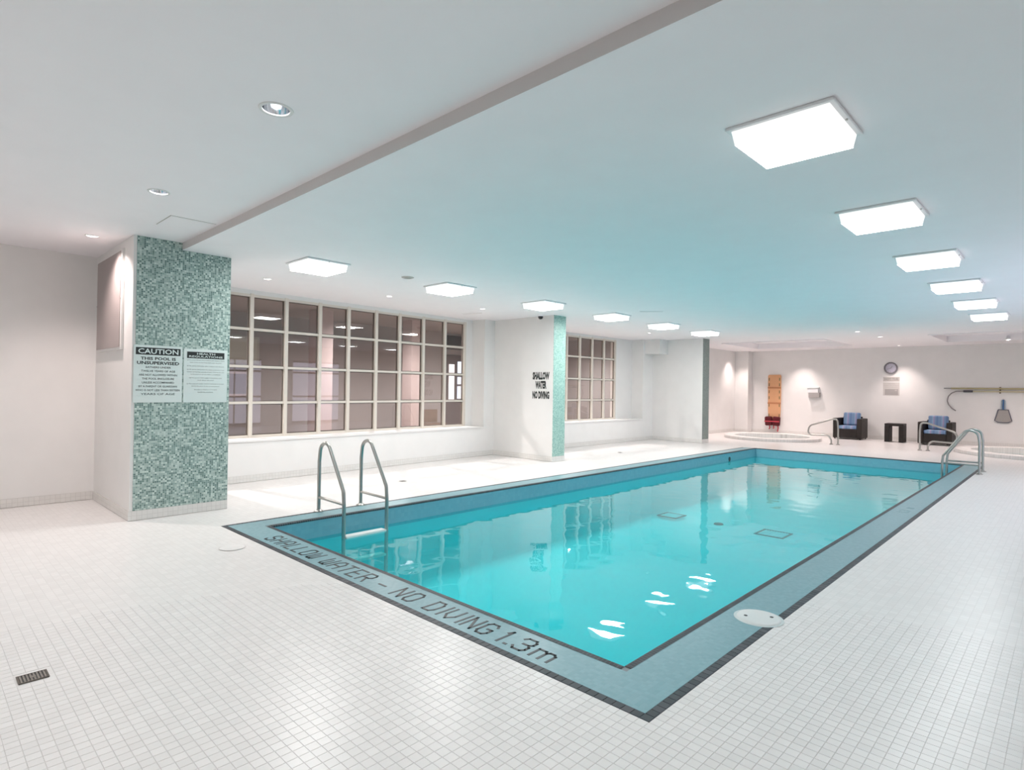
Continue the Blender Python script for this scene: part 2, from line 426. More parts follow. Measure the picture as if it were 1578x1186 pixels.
# pillars: white plaster body, mosaic on the face towards the pool
def pillar(x0, x1, y0, y1, top, label, face_m, skirt_h=.105, strip=.03, stepped=False):
    p = thing('mosaic_pillar', label, 'pillar', ((x0 + x1) / 2, (y0 + y1) / 2, 0))
    ox, oy = p.location.x, p.location.y
    mesh('plaster_body', B(x0 - ox, x1 - ox, y0 - oy, y1 - oy, 0, top), wall_white, p)
    bm = bmesh.new()
    if stepped:
        box(bm, x1 - ox, x1 - ox + .008, y0 - oy + strip, STEP_Y - oy, skirt_h, HI - .001)
        box(bm, x1 - ox, x1 - ox + .008, STEP_Y - oy, y1 - oy, skirt_h, LO - .001)
    else: box(bm, x1 - ox, x1 - ox + .008, y0 - oy + strip, y1 - oy - .002, skirt_h, top - .001)
    mesh('mosaic_face', bm, face_m, p)
    return p
pil1 = pillar(-9.14, -7.42, 1.73, 2.75, HI, 'wide near pillar faced in speckled green mosaic, carrying two signs', mosaic_m, stepped=True)
pil2 = pillar(-9.54, -7.80, 9.33, 9.72, LO, 'slim pillar edge in pale green mosaic between the two windows', mosaic_pale, strip=.0)
pil3 = pillar(-9.45, -7.82, 16.1, 16.5, LO, 'slim far pillar edge in grey green mosaic beside the far pool corner', mosaic_grey, strip=.0)
for p, (x0, x1, y0, y1) in ((pil1, (-9.14, -7.42, 1.73, 2.75)), (pil2, (-9.54, -7.80, 9.33, 9.72)), (pil3, (-9.45, -7.82, 16.1, 16.5))):
    ox, oy = p.location.x, p.location.y
    mesh('skirting', B(x0 - ox, x1 - ox + .012, y0 - oy - .012, y0 - oy, 0, .104), skirt_x, p)
    mesh('skirting', B(x1 - ox, x1 - ox + .012, y0 - oy, y1 - oy, 0, .104), skirt_y, p)

# baseboards
struct('baseboard_left', B(-9.14, -9.128, YN, 1.717, 0, .104), skirt_y)
struct('baseboard_window_side', WB(0.1, WL, -.012, 0, 0, .104), skirt_y)
struct('baseboard_window_side.001', B(X2, X2 + .012, 9.72, 16.087, 0, .104), skirt_y)
struct('baseboard_side', B(-9.40, -9.388, 16.51, 22.037, 0, .104), skirt_y)
struct('baseboard_far', B(-8.90, XR, YB - .012, YB, 0, .104), skirt_x)
struct('baseboard_pier', B(-9.39, -8.888, 22.038, 22.05, 0, .104), skirt_x)

# little boxed-in duct at the ceiling of the small window bay
struct('trim_4', B(-9.45, -8.95, 15.62, 16.1, 2.60, LO), wall_white)
# sills
struct('trim_5', WB(.35, 6.27, -.02, REV, SILL - .03, SILL, .004), wall_white)
struct('trim_6', B(R2, X2 + .02, 10.4, 15.54, SILL - .03, SILL, .004), wall_white)

# ------------------------------------------------------------------ windows: frame bars and every pane
def window(name, us, zs, vface, M_, flip):
    """us: bar centres along the wall, zs: bar centres up; vface: depth of the glass."""
    root = empty(name); root['kind'] = 'structure'
    bw, bd = .030, .045
    lo_u, hi_u = us[0], us[-1]; lo_z, hi_z = zs[0], zs[-1]
    s = -1 if flip else 1
    for u in us:
        mesh('mullion', B(u - bw, u + bw, vface - bd, vface + bd, lo_z - bw, hi_z + bw, M=M_), frame_m, root)
    for z in zs:
        for a, b in zip(us, us[1:]):
            mesh('glazing_bar', B(a + bw, b - bw, vface - bd * .8, vface + bd * .8, z - .02, z + .02, M=M_), frame_m, root)
    for a, b in zip(us, us[1:]):
        for c, d in zip(zs, zs[1:]):
            bm = bmesh.new()
            g = [(a + bw, c + .02), (b - bw, c + .02), (b - bw, d - .02), (a + bw, d - .02)]
            bm.faces.new([bm.verts.new(M_ @ Vector((x, vface, z))) for x, z in (g)])
            pane = mesh('pane', bm, glass, root)
            # dark strip round the pane: shade of the bars put into colour
            bm = bmesh.new(); e = .014
            box(bm, a + bw, a + bw + e, vface + .004, vface + .03, c + .02, d - .02, 0, M_)
            box(bm, b - bw - e, b - bw, vface + .004, vface + .03, c + .02, d - .02, 0, M_)
            box(bm, a + bw + e, b - bw - e, vface + .004, vface + .03, c + .02, c + .02 + e, 0, M_)
            box(bm, a + bw + e, b - bw - e, vface + .004, vface + .03, d - .02 - e, d - .02, 0, M_)
            mesh('bar_shade_strip', bm, bar_shadow, pane)
    return root
ZS = [.665, 1.21, 1.795, 2.40, 2.945]
window('window_1', [.59, 1.18, 1.775, 2.41, 3.0, 3.62, 4.19, 4.81, 5.42, 6.02], ZS, REV, WF, False)
M2 = Matrix(((0, -1, 0, R2), (1, 0, 0, 0), (0, 0, 1, 0), (0, 0, 0, 1)))
window('window_2', [10.6, 11.175, 11.75, 12.33, 12.905, 13.475, 14.045, 14.615], ZS, 0.0, M2, False)

# ------------------------------------------------------------------ the room behind the windows
lobby_wall = rough_mat('lobby wall', (.34, .315, .31), .7, amp=.05)
lobby_ceil = rough_mat('lobby ceiling', (.32, .30, .29), .8)
lobby_floor = rough_mat('lobby floor', (.30, .22, .18), .5)
LX0, LX1, LY0, LY1 = -14.5, -10.12, 1.2, 16.6
struct('floor.001', B(LX0, LX1, LY0, LY1, -.05, 0), lobby_floor)
struct('ceiling.002', B(LX0, LX1, LY0, LY1, 3.25, 3.3), lobby_ceil)
bm = bmesh.new()
box(bm, LX0 - .1, LX0, LY0, LY1, 0, 3.25); box(bm, LX0, LX1, LY0 - .1, LY0, 0, 3.25); box(bm, LX0, LX1, LY1, LY1 + .1, 0, 3.25)
struct('wall_beyond', bm, lobby_wall)
la = bpy.data.lights.new('lobby_light', 'AREA'); la.shape = 'RECTANGLE'; la.size = 1.2; la.size_y = 9; la.energy = 55; la.color = (1, .9, .86)
lo_ = bpy.data.objects.new('lobby_light', la); C.objects.link(lo_); lo_.location = (-12.6, 8.5, 2.9)
C.objects.unlink(lo_); bpy.data.objects.remove(lo_)

# ------------------------------------------------------------------ bright blinds in the right wall (the big window mirrors them)
blind = mat('daylit blind', (.6, .6, .7), .6, emit=(.80, .80, 1), es=1.3); rail_m = mat('dark window rail', (.06, .055, .06), .5)
for k, (y0, y1) in enumerate(((8.5, 10.5), (11.8, 13.9))):
    root = empty('window_%d' % (k + 3)); root['kind'] = 'structure'
    for a, b in ((y0, (y0 + y1) / 2 - .03), ((y0 + y1) / 2 + .03, y1)):
        for z0, z1 in ((.12, 1.04), (1.11, 1.97), (2.04, 2.40)): mesh('pane', B(XR - .02, XR - .005, a, b, z0, z1), blind, root)
    for z in (.08, 1.075, 2.005, 2.43): mesh('glazing_bar', B(XR - .03, XR, y0, y1, z - .034, z + .034), rail_m, root)
    mesh('mullion', B(XR - .031, XR, (y0 + y1) / 2 - .029, (y0 + y1) / 2 + .029, .1, 2.4), frame_m, root)
    for y in (y0 - .03, y1 + .03): mesh('jamb', B(XR - .03, XR, y - .029, y + .029, .046, 2.464), frame_m, root)

# ------------------------------------------------------------------ ceiling fixtures of the pool hall
lens_side = mat('prismatic lens side', (.9, .9, .9), .4, emit=LAMP_C, es=.40)
lens_dim = mat('lit acrylic lens, softer', (1, 1, 1), .4, emit=LAMP_C2, es=LAMP_E * .44)
lens_m = mat('lit acrylic lens', (1, 1, 1), .4, emit=LAMP_C, es=LAMP_E)
def ceiling_lamp(first, x, y, label, group, lens=None):
    if first is None:
        r = thing('ceiling_light', label, 'ceiling light', (x, y, LO), 0, group)
        bm = bmesh.new(); box(bm, -.29, .29, -.29, .29, -.018, 0)
        bmesh.ops.bevel(bm, geom=list(bm.edges), offset=.004, segments=1, affect='EDGES')
        pl = mesh('base_plate', bm, white_pl2, r)
        bm = bmesh.new()       # tapered dropped lens
        a, b = .262, .248
        top = [bm.verts.new((sx * a, sy * a, -.018)) for sx, sy in ((-1, -1), (1, -1), (1, 1), (-1, 1))]
        bot = [bm.verts.new((sx * b, sy * b, -.095)) for sx, sy in ((-1, -1), (1, -1), (1, 1), (-1, 1))]
        bm.faces.new(bot[::-1])
        for i in range(4): bm.faces.new((top[(i + 1) % 4], top[i], bot[i], bot[(i + 1) % 4]))
        bmesh.ops.recalc_face_normals(bm, faces=list(bm.faces))
        for f in bm.faces: f.material_index = 0 if abs(f.normal.z) > .9 else 1
        mesh('lens', bm, [lens, lens_side], r)
        for sx in (-1, 1):
            bm = bmesh.new(); cyl(bm, sx * .275, 0, -.026, -.018, .007, n=10); mesh('screw', bm, steel_dark, pl)
        return r
    r = first.copy(); C.objects.link(r); r.location = (x, y, LO); r['label'] = label; r['group'] = group
    for ch in list(first.children):
        c = ch.copy(); C.objects.link(c); c.parent = r
        for g in ch.children:
            d = g.copy(); C.objects.link(d); d.parent = c
    return r
YL = [3.60, 5.75, 7.92, 10.05, 12.15, 14.25]
place = ['nearest to the camera', 'second from the camera', 'third from the camera', 'fourth from the camera', 'fifth from the camera', 'farthest from the camera']
first = None
for i, y in enumerate(YL):
    r = ceiling_lamp(first, -1.20, y, 'lit square ceiling light in the right-hand row, ' + place[i], 'ceiling lights of the right-hand row', lens_dim)
    first = first or r
first = None
for i, y in enumerate(YL):
    r = ceiling_lamp(first, -6.87, y, 'lit square ceiling light in the row along the windows, ' + place[i], 'ceiling lights of the window-side row', lens_m)
    first = first or r

# recessed downlights
ring_m = mat('white trim ring', (.76, .76, .75), .4)
refl_m = mat('mirror reflector', (.75, .77, .80), .12, 1)
bulb_on = mat('lit bulb', (1, .9, .85), .4, emit=(1, .88, .82), es=14)
bulb_cool = mat('cool lit bulb', (1, 1, 1), .4, emit=(.92, .95, 1), es=.9)
bulb_off = mat('unlit bulb', (.62, .66, .68), .25)
def downlight(x, y, z, r, watts, label, name='recessed_downlight', col=SPOT_C, cone=90, blend=1.0):
    o = thing(name, label, 'downlight', (x, y, z), 0, 'recessed downlights')
    bm = bmesh.new(); lathe(bm, 0, 0, [(r * .98, .012), (r * .98, -.004), (r * 1.22, -.005), (r * 1.26, 0)], 32); mesh('trim_ring', bm, ring_m, o, smooth=True)
    bm = bmesh.new(); lathe(bm, 0, 0, [(r * .98, .005), (r * .9, .05), (r * .62, .10), (.001, .112)], 32)
    bmesh.ops.reverse_faces(bm, faces=list(bm.faces)); mesh('reflector', bm, refl_m, o, smooth=True)
    bm = bmesh.new(); lathe(bm, 0, 0, [(.001, .028), (r * .3, .034), (r * .42, .055), (r * .3, .1)], 20); mesh('bulb', bm, bulb_cool if watts == 12 else bulb_on if watts else bulb_off, o, smooth=True)
    if watts:
        L = bpy.data.lights.new('downlight_beam', 'SPOT'); L.energy = watts * SPOT_W / 10; L.color = col; L.spot_size = radians(cone); L.spot_blend = blend
        L.shadow_soft_size = .03
        lo = bpy.data.objects.new('downlight_beam', L); C.objects.link(lo); lo.parent = o; lo.location = (0, 0, .015)
    return o
for x, y, z, r, wts, lab in DOWN:
    if wts == 24: downlight(x, y, z, r, 12, lab, col=(1, .97, .96), cone=150, blend=1.0)
    elif wts == 30 and x > -8: downlight(x, y, z, r, 27, lab, cone=125, blend=1.0)
    elif wts == 60: downlight(x, y, z, r, 72, lab, cone=150, blend=1.0)
    else: downlight(x, y, z, r, wts * (1.05 if y > 16 else 1.2), lab)

# access hatch in the high ceiling, in a thin reveal
gap = mat('hatch joint', (.42, .42, .38), .8)
h = thing('access_hatch', 'square painted access hatch in the ceiling above the near mosaic pillar', 'hatch', (-6.52, 2.0, HI))
mesh('hatch_joint', B(-.235, .235, -.235, .18, -.0015, 0), gap, h)
mesh('hatch_panel', B(-.227, .227, -.227, .18, -.004, -.0016), ceil_white, h)
# grey ceiling disc and linear slots
g = thing('ceiling_speaker', 'small flat grey disc on the ceiling between two window-side lights', 'speaker', (-6.75, 4.88, LO))
bm = bmesh.new(); lathe(bm, 0, 0, [(.001, -.012), (.07, -.012), (.085, -.006), (.088, 0)], 28); mesh('cover', bm, grille_m, g, smooth=True)
bm = bmesh.new(); lathe(bm, 0, 0, [(.001, -.016), (.045, -.016), (.05, -.0121)], 24); mesh('grille', bm, mat('grey mesh', (.36, .36, .33), .6), g, smooth=True)
for (x, y, rz, L_, lab) in ((-8.95, 8.10, radians(15), .5, 'thin ceiling slot diffuser at the far end of the big window'),
                            (-5.95, 10.05, radians(38), .45, 'thin ceiling slot diffuser over the pool near the fourth window-side light')):
    s = thing('slot_diffuser', lab, 'vent', (x, y, LO), rz)
    mesh('diffuser_frame', B(-L_ / 2, L_ / 2, -.03, .03, -.008, 0, .002), ceil_white, s)
    mesh('slot', B(-L_ / 2 + .015, L_ / 2 - .015, -.01, .01, -.0095, -.0081), grille_m, s)

# security camera
s = thing('security_camera', 'small dark dome camera at the ceiling by the slim green pillar', 'camera', (-8.02, 9.16, LO))
bm = bmesh.new(); cyl(bm, 0, 0, -.03, 0, .06, .065, 24); mesh('mount', bm, ceil_white, s, smooth=True)
bm = bmesh.new(); lathe(bm, 0, 0, [(.052, -.0301), (.05, -.055), (.035, -.082), (.001, -.092)], 24); bmesh.ops.reverse_faces(bm, faces=list(bm.faces)); mesh('dome', bm, black_pl, s, smooth=True)

# ------------------------------------------------------------------ the pool
pool = thing('swimming_pool', 'long rectangular turquoise pool with aqua tiled coping and dark borders', 'pool', (-3.97, 9.3, 0))
po = pool.location
def pm(name, bm, m_, parent=None, **k):
    bm.transform(Matrix.Translation(-po)); return mesh(name, bm, m_, parent or pool, **k)
bm = bmesh.new()
TW = PITCHT
def coping_boxes(bm, inset, z0, z1, in_x0, in_x1, in_y0):
    box(bm, CX0 + inset, in_x0, CY0 + inset, PY1, z0, z1); box(bm, in_x1, CX1 - inset, CY0 + inset, PY1, z0, z1)
    box(bm, in_x0, in_x1, CY0 + inset, in_y0, z0, z1)
coping_boxes(bm, TW, -.05, 0, PX0 - .045, PX1 + .045, PY0 - .045)
pm('coping', bm, aqua_m)
bm = bmesh.new()   # bedding under the two dark borders
box(bm, CX0, CX0 + TW, CY0, PY1, -.05, -.0025); box(bm, CX1 - TW, CX1, CY0, PY1, -.05, -.0025); box(bm, CX0 + TW, CX1 - TW, CY0, CY0 + TW, -.05, -.0025)
box(bm, PX0 - .045, PX0, PY0 - .045, PY1, -.0195, -.0025); box(bm, PX1, PX1 + .045, PY0 - .045, PY1, -.0195, -.0025)
box(bm, PX0, PX1, PY0 - .045, PY0, -.0195, -.0025); box(bm, PX0 - .045, PX1 + .045, PY1, PY1 + .05, -.0195, -.0025)
pm('border_bedding', bm, dark_grout)
# outer border: single dark tiles
pos = []
n = int(round((CX1 - CX0) / TW))
for i in range(n): pos.append((CX1 - (i + .5) * TW, CY0 + TW / 2))
k = 1
while CY0 + (k + .5) * TW < PY1:
    pos.append((CX1 - TW / 2, CY0 + (k + .5) * TW)); pos.append((CX0 + TW / 2, CY0 + (k + .5) * TW)); k += 1
pos.sort(key=lambda p: hypot(*p))
bm = bmesh.new(); tile_bm(bm, 0, 0, s=.0492, h=.0035, ins=.0010, z=0)
bt = mesh('border_tile', bm, dark_m, pool, loc=(pos[0][0] - po.x, pos[0][1] - po.y, -.003))
for x, y in pos[1:260]:
    c = bt.copy(); c.location = (x - po.x, y - po.y, -.003); C.objects.link(c)
bm = bmesh.new()
for x, y in pos[260:]: tile_bm(bm, x, y, s=.0492, h=.0035, ins=.0010, z=-.003)
pm('border_tiles', bm, dark_m, kind='stuff')
# inner nosing: small ribbed bullnose tiles, too small to pick apart
bm = bmesh.new(); NP = .0257
def nose(bm, x, y, along, inward):
    a = NP / 2 - .0012
    prof = [(-.045, .0015), (-.012, .003), (-.003, .0), (.0015, -.006), (.002, -.020)]   # across, z
    f = []
    for s in (-a, a):
        f.append([bm.verts.new((x + along[0] * s + inward[0] * p, y + along[1] * s + inward[1] * p, z)) for p, z in prof])
    for i in range(len(prof) - 1): bm.faces.new((f[0][i], f[0][i + 1], f[1][i + 1], f[1][i]))
y = PY0 + NP / 2
while y < PY1:
    nose(bm, PX0, y, (0, 1), (1, 0)); nose(bm, PX1, y, (0, 1), (-1, 0)); y += NP
x = PX0 + NP / 2
while x < PX1:
    nose(bm, x, PY0, (1, 0), (0, 1)); nose(bm, x, PY1, (1, 0), (0, -1)); x += NP
bmesh.ops.recalc_face_normals(bm, faces=list(bm.faces))
pm('nosing_tiles', bm, dark_m, kind='stuff')
# band of tile above and just below the water, then the basin
D = -1.02
def wallstrip(z0, z1, e):
    bm = bmesh.new()
    fy = lambda x, s: bm.faces.new([bm.verts.new(v) for v in ([(x, PY0 - e, z0), (x, PY1 + e, z0), (x, PY1 + e, z1), (x, PY0 - e, z1)][::s])])
    fx = lambda y, s: bm.faces.new([bm.verts.new(v) for v in ([(PX0 - e, y, z0), (PX1 + e, y, z0), (PX1 + e, y, z1), (PX0 - e, y, z1)][::s])])
    return bm, fy, fx
for xx, sg in ((PX0, 1), (PX1, -1)):
    bm, fy, fx = wallstrip(WATER - .035, -.02, 0); fy(xx, sg); pm('waterline_tiles', bm, band_y)
for yy, sg in ((PY0, -1), (PY1, 1)):
    bm, fy, fx = wallstrip(WATER - .035, -.02, 0); fx(yy, sg); pm('waterline_tiles', bm, band_x)
CV = .38
for xx, sg in ((PX0 - .002, 1), (PX1 + .002, -1)):
    bm, fy, fx = wallstrip(D + CV, WATER - .035, .002); fy(xx, sg); pm('basin_wall', bm, basin_m)
for yy, sg in ((PY0 - .002, -1), (PY1 + .002, 1)):
    bm, fy, fx = wallstrip(D + CV, WATER - .035, .002); fx(yy, sg); pm('basin_wall', bm, basin_m)
bm = bmesh.new(); rings = []
for q in range(17):
    a_ = q / 16 * pi / 2; i_ = CV * (1 - cos(a_)) - .002; z_ = D + CV * (1 - sin(a_))
    rings.append([bm.verts.new(v) for v in ((PX0 + i_, PY0 + i_, z_), (PX1 - i_, PY0 + i_, z_), (PX1 - i_, PY1 - i_, z_), (PX0 + i_, PY1 - i_, z_))])
for A_, B_ in zip(rings, rings[1:]):
    for i in range(4): bm.faces.new((A_[i], A_[(i + 1) % 4], B_[(i + 1) % 4], B_[i]))
bm.faces.new(rings[-1])
pm('basin_floor', bm, basin_fl, smooth=True)
bm = bmesh.new(); bm.faces.new([bm.verts.new(v) for v in ((PX0, PY0, WATER), (PX1, PY0, WATER), (PX1, PY1, WATER), (PX0, PY1, WATER))])
pm('water', bm, pool_water_m)
# main drains: dark outlined square covers on the pool floor
drain_frame = mat('drain frame', (.04, .06, .07), .5)
for x, yy, s, dz in ((-3.87, 10.78, .25, 0), (-5.76, 10.60, .21, .05)):
    bm = bmesh.new(); e = .03
    box(bm, x - s, x + s, yy - s, yy - s + e, D, D + .012); box(bm, x - s, x + s, yy + s - e, yy + s, D, D + .012)
    box(bm, x - s, x - s + e, yy - s + e, yy + s - e, D, D + .012); box(bm, x + s - e, x + s, yy - s + e, yy + s - e, D, D + .012)
    bm.transform(Matrix.Translation((0, 0, dz))); f = pm('main_drain', bm, drain_frame)
    bm = bmesh.new()
    for q in range(9):
        xx = x - s + e + .012 + q * (2 * s - 2 * e - .02) / 9; box(bm, xx, xx + .022, yy - s + e, yy + s - e, D + dz, D + dz + .008)
    bm.transform(Matrix.Translation(-po)); mesh('drain_slats', bm, basin_m, f)
bm = bmesh.new(); cyl(bm, -4.88, 10.78, D, D + .02, .09, .08, 24); pm('floor_inlet', bm, drain_frame)
MR = Matrix.Translation((PX0, 14.22, -.165)) @ Matrix.Rotation(pi / 2, 4, 'Y')
bm = bmesh.new(); cyl(bm, 0, 0, 0, .012, .055, .05, 20, M=MR); pm('return_inlet', bm, drain_frame)

# inlaid lettering: narrow angular strokes
G = {
 'S': [[(1,.82),(.8,1),(.2,1),(0,.82),(0,.66),(.15,.54),(.85,.46),(1,.34),(1,.18),(.8,0),(.2,0),(0,.18)]],
 'H': [[(0,0),(0,1)],[(1,0),(1,1)],[(0,.5),(1,.5)]],
 'A': [[(0,0),(0,.75),(.3,1),(.7,1),(1,.75),(1,0)],[(0,.42),(1,.42)]],
 'L': [[(0,1),(0,0),(1,0)]],
 'O': [[(.22,0),(.78,0),(1,.18),(1,.82),(.78,1),(.22,1),(0,.82),(0,.18),(.22,0)]],
 'W': [[(0,1),(0,.12),(.15,0),(.35,0),(.5,.15),(.65,0),(.85,0),(1,.12),(1,1)],[(.5,.12),(.5,.75)]],
 'T': [[(0,1),(1,1)],[(.5,1),(.5,0)]],
 'E': [[(1,1),(0,1),(0,0),(1,0)],[(0,.5),(.8,.5)]],
 'R': [[(0,0),(0,1),(.8,1),(1,.85),(1,.62),(.8,.48),(0,.48)],[(.5,.48),(1,0)]],
 'N': [[(0,0),(0,1),(1,0),(1,1)]],
 'D': [[(0,0),(0,1),(.75,1),(1,.78),(1,.22),(.75,0),(0,0)]],
 'I': [[(.5,0),(.5,1)]],
 'V': [[(0,1),(0,.35),(.5,0),(1,.35),(1,1)]],
 'G': [[(1,.82),(.78,1),(.22,1),(0,.82),(0,.18),(.22,0),(.78,0),(1,.18),(1,.48),(.55,.48)]],
 '1': [[(.25,.8),(.5,1),(.5,0)]],
 '3': [[(0,.84),(.2,1),(.8,1),(1,.84),(1,.64),(.8,.52),(.35,.52)],[(.8,.52),(1,.38),(1,.16),(.8,0),(.2,0),(0,.16)]],
 'm': [[(0,0),(0,.62),(.38,.62),(.5,.5),(.62,.62),(.85,.62),(1,.5),(1,0)],[(.5,.5),(.5,0)]],
 '-': [[(.12,.42),(.88,.42)]], '.': [[(.35,.04),(.6,.04)]],
}
NAMES = {'-': 'dash', '.': 'decimal_point'}
def glyph_bm(ch, wd, ht, th, z0, z1):
    bm = bmesh.new()
    for st in G[ch]:
        for (ax, ay), (bx, by) in zip(st, st[1:]):
            a = Vector((ax * wd, ay * ht, 0)); b = Vector((bx * wd, by * ht, 0)); d = (b - a).normalized(); nrm = Vector((-d.y, d.x, 0)) * th / 2
            a = a - d * th * .42; b = b + d * th * .42
            lo = [bm.verts.new((p.x, p.y, z0)) for p in (a - nrm, b - nrm, b + nrm, a + nrm)]
            hi = [bm.verts.new((p.x, p.y, z1)) for p in (a - nrm, b - nrm, b + nrm, a + nrm)]
            bm.faces.new(hi)
            for i in range(4): bm.faces.new((lo[i], lo[(i + 1) % 4], hi[(i + 1) % 4], hi[i]))
    return bm
def inlay(text, x, y, adv, wd, ht, th, rz, m_, narrow=.5):
    T = Matrix.Translation((x, y, 0)) @ Matrix.Rotation(rz, 4, 'Z'); u = 0
    for ch in text:
        if ch != ' ':
            bm = glyph_bm(ch, wd, ht, th, -.001, .0015)
            bm.transform(T @ Matrix.Translation((u - (wd * .25 if ch == 'I' else 0), 0, 0)))
            pm('letter' if ch.isalpha() else NAMES.get(ch, 'numeral'), bm, m_)
        u += adv * (narrow if ch in 'I1' else .5 if ch == '.' else 1)
for tx, x0_, adv_, wd_ in (('SHALLOW', -5.71, .140, .088), ('WATER', -4.64, .146, .095), ('-', -3.83, .12, .11), ('NO', -3.59, .145, .09),
                          ('DIVING', -3.20, .130, .085), ('1', -2.52, .1, .08), ('.', -2.445, .1, .06), ('3', -2.37, .1, .095), ('m', -2.22, .14, .13)):
    inlay(tx, x0_, 2.474, adv_, wd_, .158, .018, 0, black_ink)
faint_ink = mat('worn letter tile', (.22, .38, .41), .4)
inlay('1.3 m', -1.53, 8.80, .13, .085, .11, .012, pi / 2, faint_ink)

# ------------------------------------------------------------------ ladders
def ladder(label, px, y0, y1, side):
    """side=+1: pool lies towards +x from the flanges at px."""
    L = thing('pool_ladder', label, 'pool ladder', (px, (y0 + y1) / 2, 0)); s = side; yc = (y0 + y1) / 2
    for y in (y0, y1):
        y -= yc
        pts = fillet([(0, y, 0), (0, y, .60), (s * .03, y, .80), (s * .20, y, .84), (s * .56, y, .31), (s * .575, y, .16), (s * .58, y, -.92)], [.14, .12, .12, .10, .05], 8)
        bm = bmesh.new(); tube(bm, pts, .0215, 14); rail = mesh('handrail', bm, steel, L, smooth=True)
        bm = bmesh.new(); lathe(bm, 0, y, [(.0, .0005), (.055, .0005), (.055, .008), (.032, .018), (.023, .03)], 24); mesh('flange', bm, steel, rail, smooth=True)
        bm = bmesh.new(); tube(bm, [(s * .015, y, .170), (s * .565, y, .165)], .016, 12); mesh('crossbar', bm, steel, rail, smooth=True)
    hw = (y1 - y0) / 2 - .018
    for z in (WATER + .02, -.48, -.74):
        bm = bmesh.new(); box(bm, s * .50 - .0, s * .50 + .11, -hw, hw, z - .028, z) if s > 0 else box(bm, -.61, -.50, -hw, hw, z - .028, z)
        bmesh.ops.bevel(bm, geom=list(bm.edges), offset=.006, segments=2, affect='EDGES')
        mesh('tread', bm, white_pl, L)
    return L
ladder('steel pool ladder with a white tread at the near left corner of the pool', -6.515, 3.47, 4.04, 1)
ladder('steel pool ladder at the far right corner of the pool', -1.32, 14.20, 14.77, -1)

# ------------------------------------------------------------------ small things set in the deck
s = thing('skimmer_plate', 'round white skimmer lid with two finger holes on the right coping', 'lid', (-1.512, 3.965, 0))
bm = bmesh.new(); lathe(bm, 0, 0, [(.0, .012), (.115, .012), (.132, .008), (.138, .0012)], 40); bmesh.ops.reverse_faces(bm, faces=list(bm.faces)); mesh('lid_disc', bm, mat('lid plastic', (.66, .69, .68), .4), s, smooth=True)
bm = bmesh.new(); lathe(bm, 0, 0, [(.138, .0012), (.15, .0018), (.156, .0012)], 40); mesh('lid_rim', bm, mat('lid rim', (.55, .62, .62), .5), s, smooth=True)
for q in (-1, 1):
    a = radians(35); bm = bmesh.new(); cyl(bm, q * .082 * cos(a), q * .082 * sin(a), .0122, .0135, .012, n=16); mesh('finger_hole', bm, black_pl, s)
s = thing('floor_drain', 'small dark metal drain grate in the floor at the lower left', 'drain', (-3.814, .481, 0))
mesh('drain_tray', B(-.050, .050, -.060, .060, -.0025, .0005), black_pl, s)
bm = bmesh.new()
for a in ((-.052, .052, -.062, -.054), (-.052, .052, .054, .062), (-.052, -.045, -.054, .054), (.045, .052, -.054, .054)): box(bm, *a, 0, .003)
mesh('grate_frame', bm, mat('worn brass', (.14, .125, .105), .5, .5), s)
bm = bmesh.new()
for q in range(8):
    y = -.0475 + q * .0136; box(bm, -.045, .045, y - .0036, y + .0036, .0006, .0026)
box(bm, -.012, .012, -.012, .012, .0026, .0034)
mesh('grate_bars', bm, rough_mat('tarnished metal', (.25, .225, .20), .6, amp=.6, scale=90), s)
for x, y, lab in ((-7.74, 5.56, 'small round floor drain in front of the big window'), (-7.9, 12.0, 'small round floor drain on the deck before the small window')):
    s = thing('round_drain', lab, 'drain', (x, y, Z0))
    bm = bmesh.new(); lathe(bm, 0, 0, [(0, .0034), (.058, .0034), (.062, .0031)], 24); bmesh.ops.reverse_faces(bm, faces=list(bm.faces)); mesh('drain_plate', bm, steel_dark, s)
    bm = bmesh.new()
    for q in range(6): box(bm, -.036, .036, -.035 + q * .013, -.030 + q * .013, .0035, .0042)
    mesh('slots', bm, black_pl, s)
s = thing('deck_cover', 'faint round white cover plate in the floor by the near left pool corner', 'lid', (-5.60, 2.13, 0))
bm = bmesh.new(); lathe(bm, 0, 0, [(0, .0025), (.10, .0025), (.108, .0015)], 36); bmesh.ops.reverse_faces(bm, faces=list(bm.faces)); mesh('plate', bm, tile_one, s, smooth=True)
bm = bmesh.new(); lathe(bm, 0, 0, [(.108, .001), (.113, .001)], 36); bmesh.ops.reverse_faces(bm, faces=list(bm.faces)); mesh('joint', bm, mat('deck cover joint', (.6, .585, .57), .6), s)

# ------------------------------------------------------------------ grille on the near pillar's side
s = thing('wall_grille', 'tall beige perforated grille high on the side of the near pillar', 'grille', (-8.38, 1.73, 2.46))
mesh('grille_frame', B(-.60, .60, -.028, 0, -.58, .57, .004), wall_white, s)
mesh('mesh_panel', B(-.56, .56, -.034, -.0285, -.55, .54), None or rough_mat('perforated sheet', (.42, .37, .36), .5, amp=.05, scale=6, bump=.6, bscale=220), s)
for q in (-1, 1):
    bm = bmesh.new(); cyl(bm, 0, 0, 0, .006, .008, n=10, M=Matrix.Translation((q * .58, -.028, 0)) @ Matrix.Rotation(pi / 2, 4, 'X')); mesh('screw', bm, steel_dark, s)

